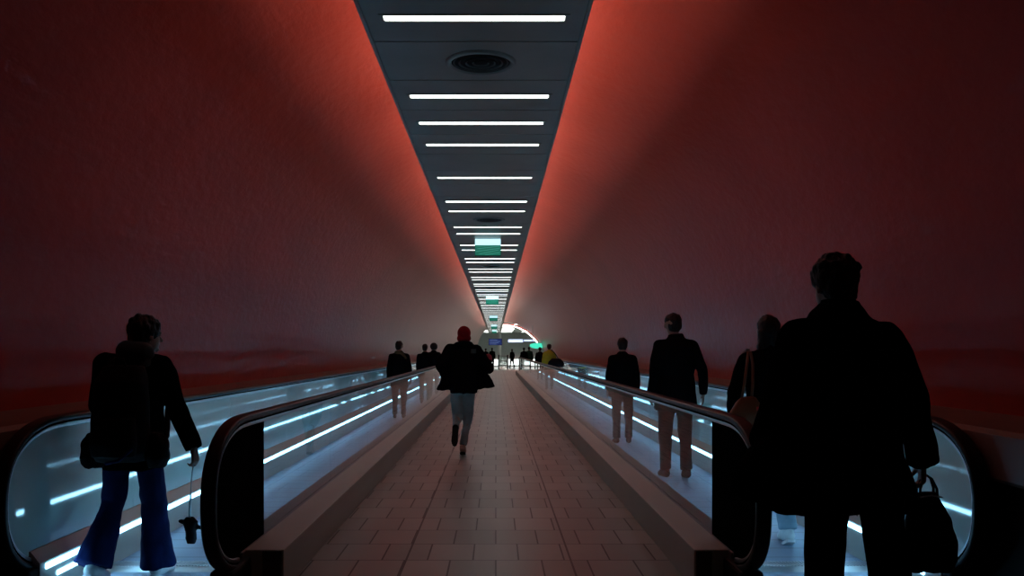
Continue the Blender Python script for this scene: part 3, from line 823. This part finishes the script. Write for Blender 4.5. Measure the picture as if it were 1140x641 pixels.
# --- yellow jacket, far right walkway
t, Jy = cuff_person('person in a yellow jacket with a large black bag far along the right walkway', (1.90, 30.4, .006), 1.62, M['yellow'], M['blk'], M['hairbrown'], .028, hem=.82, style='bun', seed=15.)
bg = thing('shoulder_bag', 'large black shoulder bag at the right side of the person in yellow', 'bag', (1.90+.22, 30.1, .80))
bm = bmesh.new(); loft(bm, [(V(0, 0, 0), .24, .08), (V(0, 0, .08), .30, .11), (V(0, 0, .2), .27, .10), (V(0, 0, .32), .15, .06)]); blob('bag_body', bm, M['blk2'], bg, .02, 3)
bm = bmesh.new(); tube(bm, [(.1, 0, .28), (.0, 0, .45), (-.12, .1, .60), (-.14, .24, .63), (-.12, .42, .5)], .015); build('strap', bm, M['blk2'], bg, True)
t, _ = cuff_person('small person in dark clothes just beyond the person in yellow on the right walkway', (2.12, 41, .006), 1.55, M['blk'], M['blk'], M['hair'], .035, seed=16.)
t, _ = cuff_person('person in a dark green jacket beyond the right walkway handrail', (2.05, 52.6, 0), 1.62, M['dkgreen'], M['blk'], M['hair'], .035, hem=.8, fat=1.3, seed=17.)
t, _ = cuff_person('person in a black jacket just left of the one in dark green', (1.72, 52.3, 0), 1.58, M['blk'], M['blk'], M['hair'], .035, hem=.8, fat=1.3, seed=18.)
# --- in the far hall
t, _ = cuff_person('small dark figure walking across the bright floor at the tunnel end', (1.32, 69, 0), 1.52, M['blk'], M['blk'], M['hair'], .035, step=.2, seed=19., rz=.6)
t, _ = cuff_person('small dark figure at the tunnel end, left one beside the runner', (-.78, 66, 0), 1.56, M['blk'], M['blk'], M['hair'], .035, seed=20.)
t, _ = cuff_person('small dark figure at the tunnel end, right one under the navy screen', (-.28, 64, 0), 1.6, M['blk'], M['blk'], M['hair'], .035, seed=21.)

# --- left walkway, far: three people
J = stand(1.585)
t = thing('person', 'person in bulky dark coat and olive scarf, nearest of the far left group', 'person', (-1.98, 17.5, .006))
body('body', J, t, .013); trousers(J, t, M['blk'], .02)
def shoulders(bm, J, s):
    loft(bm, [(J['waist']-V(0, 0, .2), .27*s, .2*s), (J['chest'], .25*s, .18*s), (J['chest'].lerp(J['neck'], .6), .17*s, .13*s), (J['neck'], .1*s, .09*s)])
jacket(J, t, M['blk'], .018, hem=.70, fat=1.15, extra=shoulders, seed=23., name='coat')
hair(J, t, M['hair'], .013, 'short', turn=-.4)
bm = bmesh.new(); cap(bm, J['neck']+V(-.05, -.06, .0), J['neck']+V(.06, -.06, -.03), .045, .04); cap(bm, J['neck']+V(.05, -.06, -.02), J['neck']+V(.13, -.08, -.11), .04, .035)
blob('scarf', bm, M['olive'], t, .013, 2)
for k in 'LR': shoe(J, k, t, M['blk'], .013)
J = stand(1.56); J['wL'] = V(.20, -.12, .98); J['eL'] = V(-.05, -.17, 1.02)
J['eR'] = V(.33, .06, 1.08); J['wR'] = V(.40, .22, 1.0); J['hR'] = V(.3, .9, -.2).normalized(); J['eL'] = V(-.2, .03, 1.02); J['wL'] = V(-.2, .1, .8)
t = thing('person', 'person in black resting a hand on the handrail, middle of the far left group', 'person', (-1.86, 22.4, .006))
body('body', J, t, .013); trousers(J, t, M['blk'], .02); jacket(J, t, M['blk'], .018, hem=.75, fat=1.15, seed=25.); hair(J, t, M['hair'], .013, 'short')
for k in 'LR': shoe(J, k, t, M['blk'], .013)
t, _ = cuff_person('person in black with big round dark hair, farthest of the far left group', (-1.86, 25.6, .006), 1.60, M['blk'], M['blk'], M['hair'], .02, hem=.8, fat=1.3, style='round', seed=27.)

# --- runner in the aisle
J = stand(1.72); s = J['s']
J['pelvis'] = V(.0, -.03, .93); J['waist'] = V(-.005, 0, 1.08); J['chest'] = V(-.01, .05, 1.27); J['neck'] = V(-.0, .10, 1.46); J['head'] = V(.0, .15, 1.60)
J['sL'] = V(-.185, .06, 1.41); J['sR'] = V(.17, .06, 1.40)
J['eL'] = V(-.30, -.14, 1.20); J['wL'] = V(-.265, .06, 1.06); J['hL'] = V(.1, .9, .4).normalized()
J['eR'] = V(.33, -.08, 1.17); J['wR'] = V(.33, .14, 1.25); J['hR'] = V(.0, .8, .6).normalized()
J['pR'] = V(.075, -.03, .90); J['kR'] = V(.055, .04, .49); J['aR'] = V(-.01, -.06, .095); J['tR'] = V(-.0, .11, .035)
J['pL'] = V(-.09, -.03, .90); J['kL'] = V(-.085, .02, .50); J['aL'] = V(-.095, -.36, .38); J['tL'] = V(-.10, -.43, .21)
run = thing('person', 'runner in a red knit hat, flapping black jacket and grey trousers in the aisle', 'person', (-.435, 11.55, 0))
body('body', J, run, .0085, curlL=1.3, curlR=1.3)
trousers(J, run, M['greycloth'], .012, r=(.098, .07, .052), seed=30., drop=.12, fold=.012)
def runjacket(bm, J, s):
    # open front panels flying out to both sides
    for e, x1, z1 in ((-1, -.36, .87), (1, .43, .91)):
        P_ = [V(e*.12, .02, 1.32), V(e*.14, .04, .86), V(x1, -.02, z1), V(x1*.9, .02, z1+.09), V(e*.26, .03, 1.16)]
        a = [bm.verts.new(p+V(0, -.045, 0)) for p in P_]; b = [bm.verts.new(p+V(0, .045, 0)) for p in P_]
        bm.faces.new(a); bm.faces.new(b[::-1])
        for i in range(5): bm.faces.new((a[i], a[(i+1) % 5], b[(i+1) % 5], b[i]))
    loft(bm, [(V(0, -.01, .84), .185, .15), (V(0, .0, .95), .20, .17), (V(0, .02, 1.08), .205, .165), (V(-.01, .06, 1.25), .215, .155), (V(0, .08, 1.4), .19, .12)])
    cap(bm, J['neck']+V(-.07, -.05, .01), J['neck']+V(.07, -.05, .01), .06, .06)
jacket(J, run, M['blk'], .011, hem=.84, fat=1.08, sleeve=(.085, .078, .058), extra=runjacket, seed=31., fold=.016, collar=.09)
bm = bmesh.new(); H = J['head']; ell(bm, H+V(0, -.012, .038), (.094, .112, .10)); cap(bm, H+V(-.04, -.045, -.035), H+V(.04, -.045, -.035), .058, .058)
blob('knit_hat', bm, M['redknit'], run, .008, 3, .003)
bm = bmesh.new(); cap(bm, J['wR']-V(0, .03, .02), J['wR']+V(0, .06, .05), .052, .056); blob('glove', bm, M['pinkglove'], run, .008, 2)
for k in 'LR': shoe(J, k, run, M['beige'] if k == 'R' else M['blk'], .008, M['black'])
bm = bmesh.new(); box(bm, .10, .17, -.045, -.02, 1.36, 1.42)
build('jacket_patch', bm, M['greenscarf'], run)

# --- left foreground: person with backpack and flared jeans
J = stand(1.60, 0); s = J['s']
J['head'] = V(.05, .05, 1.478); J['neck'] = V(.01, .0, 1.345)
J['sR'] = V(.155, 0, 1.30); J['eR'] = V(.27, -.01, 1.02); J['wR'] = V(.355, -.0, .80); J['hR'] = V(.15, .1, -1).normalized()
J['sL'] = V(-.175, 0, 1.30); J['eL'] = V(-.24, .06, 1.05); J['wL'] = V(-.18, .2, .93)
J['pL'] = V(-.095, 0, .84); J['kL'] = V(-.14, .03, .47); J['aL'] = V(-.185, -.14, .13); J['tL'] = V(-.185, 0, .04)
J['pR'] = V(.075, 0, .84); J['kR'] = V(.09, .06, .47); J['aR'] = V(.11, .08, .08); J['tR'] = V(.12, .23, .03)
LP = V(-2.18, 5.15, .012)
lp = thing('person', 'person in dark jacket and flared blue jeans wearing a backpack, left foreground', 'person', LP)
body('body', J, lp, .0065, curlR=1.0, turn=-.7)
trousers(J, lp, M['jeans'], .010, r=(.098, .078, .070), flare=.045, drop=.03, seed=40., fold=.014)
jacket(J, lp, M['blk'], .010, hem=.74, fat=1.12, sleeve=(.078, .07, .055), seed=41., fold=.014, collar=.09)
hair(J, lp, M['hair'], .007, 'bushy', turn=-.7, seed=42., amp=.012)
bm = bmesh.new(); cap(bm, J['neck']+V(-.03, -.05, .035), J['neck']+V(.07, -.05, .03), .066, .062); cap(bm, J['neck']+V(.07, -.05, .02), J['neck']+V(.10, -.07, -.10), .04, .032)
blob('hood', bm, M['greenscarf'], lp, .008, 3, .01)
for k in 'LR': shoe(J, k, lp, M['whitecloth'], .008, M['whitecloth'])
bp = thing('backpack', 'large black backpack with hip belt pouches on the back of the person in blue jeans', 'backpack', LP+V(.005, -.20, .72))
bm = bmesh.new()
loft(bm, [(V(0, .02, .02), .15, .07), (V(0, 0, .08), .165, .11), (V(0, 0, .28), .165, .115), (V(0, .01, .48), .15, .10), (V(0, .04, .58), .12, .06)])
loft(bm, [(V(0, -.1, .06), .12, .05), (V(0, -.11, .14), .13, .06), (V(0, -.1, .28), .12, .045)])
blob('pack_body', bm, M['blk2'], bp, .009, 4, .008, (10, 10, 8), 3.)
for e in (-1, 1):
    bm = bmesh.new(); loft(bm, [(V(e*.185, .06, -.02), .045, .06), (V(e*.195, .06, .04), .06, .075), (V(e*.195, .06, .12), .055, .07), (V(e*.18, .06, .19), .035, .05)])
    blob('hip_pouch', bm, M['blk2'], bp, .009, 3, .01, (18, 18, 14), 4.+e)
    bm = bmesh.new(); tube(bm, [(e*.09, .03, .56), (e*.10, .1, .61), (e*.11, .2, .615), (e*.13, .30, .55), (e*.15, .33, .35), (e*.17, .25, .15), (e*.17, .08, .06)], .018); build('shoulder_strap', bm, M['blk2'], bp, True)
bm = bmesh.new(); tube(bm, [(-.03, .0, .57), (-.02, -.02, .62), (.02, -.02, .62), (.03, .0, .57)], .008); build('carry_loop', bm, M['blk2'], bp, True)
bm = bmesh.new(); tube(bm, [(-.02, -.15, .03), (.06, -.165, .05), (.12, -.13, .11)], .009); build('blue_cord', bm, M['jeans'], bp, True)
bp.children[-1]['label'] = 'dark blue cord'
# what dangles from the hand
dg_ = thing('dangling_pouch', 'small black pouch dangling on a pale strap from a hand, left foreground', 'pouch', LP+V(.345, -.01, .225))
bm = bmesh.new()
loft(bm, [(V(0, 0, 0), .022, .018), (V(0, 0, .03), .032, .025), (V(-.002, 0, .09), .034, .028), (V(-.006, 0, .135), .045, .03), (V(-.01, 0, .16), .02, .02)])
cap(bm, V(-.01, 0, .12), V(-.068, 0, .135), .02, .012); cap(bm, V(.0, 0, .11), (.055, 0, .095), .018, .012)
blob('pouch_body', bm, M['blk2'], dg_, .006, 2, .005, (30, 30, 20), 1.)
bm = bmesh.new(); tube(bm, [(-.008, -.006, .15), (-.003, -.006, .25), (.0, -.004, .34), (.006, 0, .43), (.018, 0, .50)], [.008, .007, .004, .003, .003]); build('strap', bm, M['strap'], dg_, True)
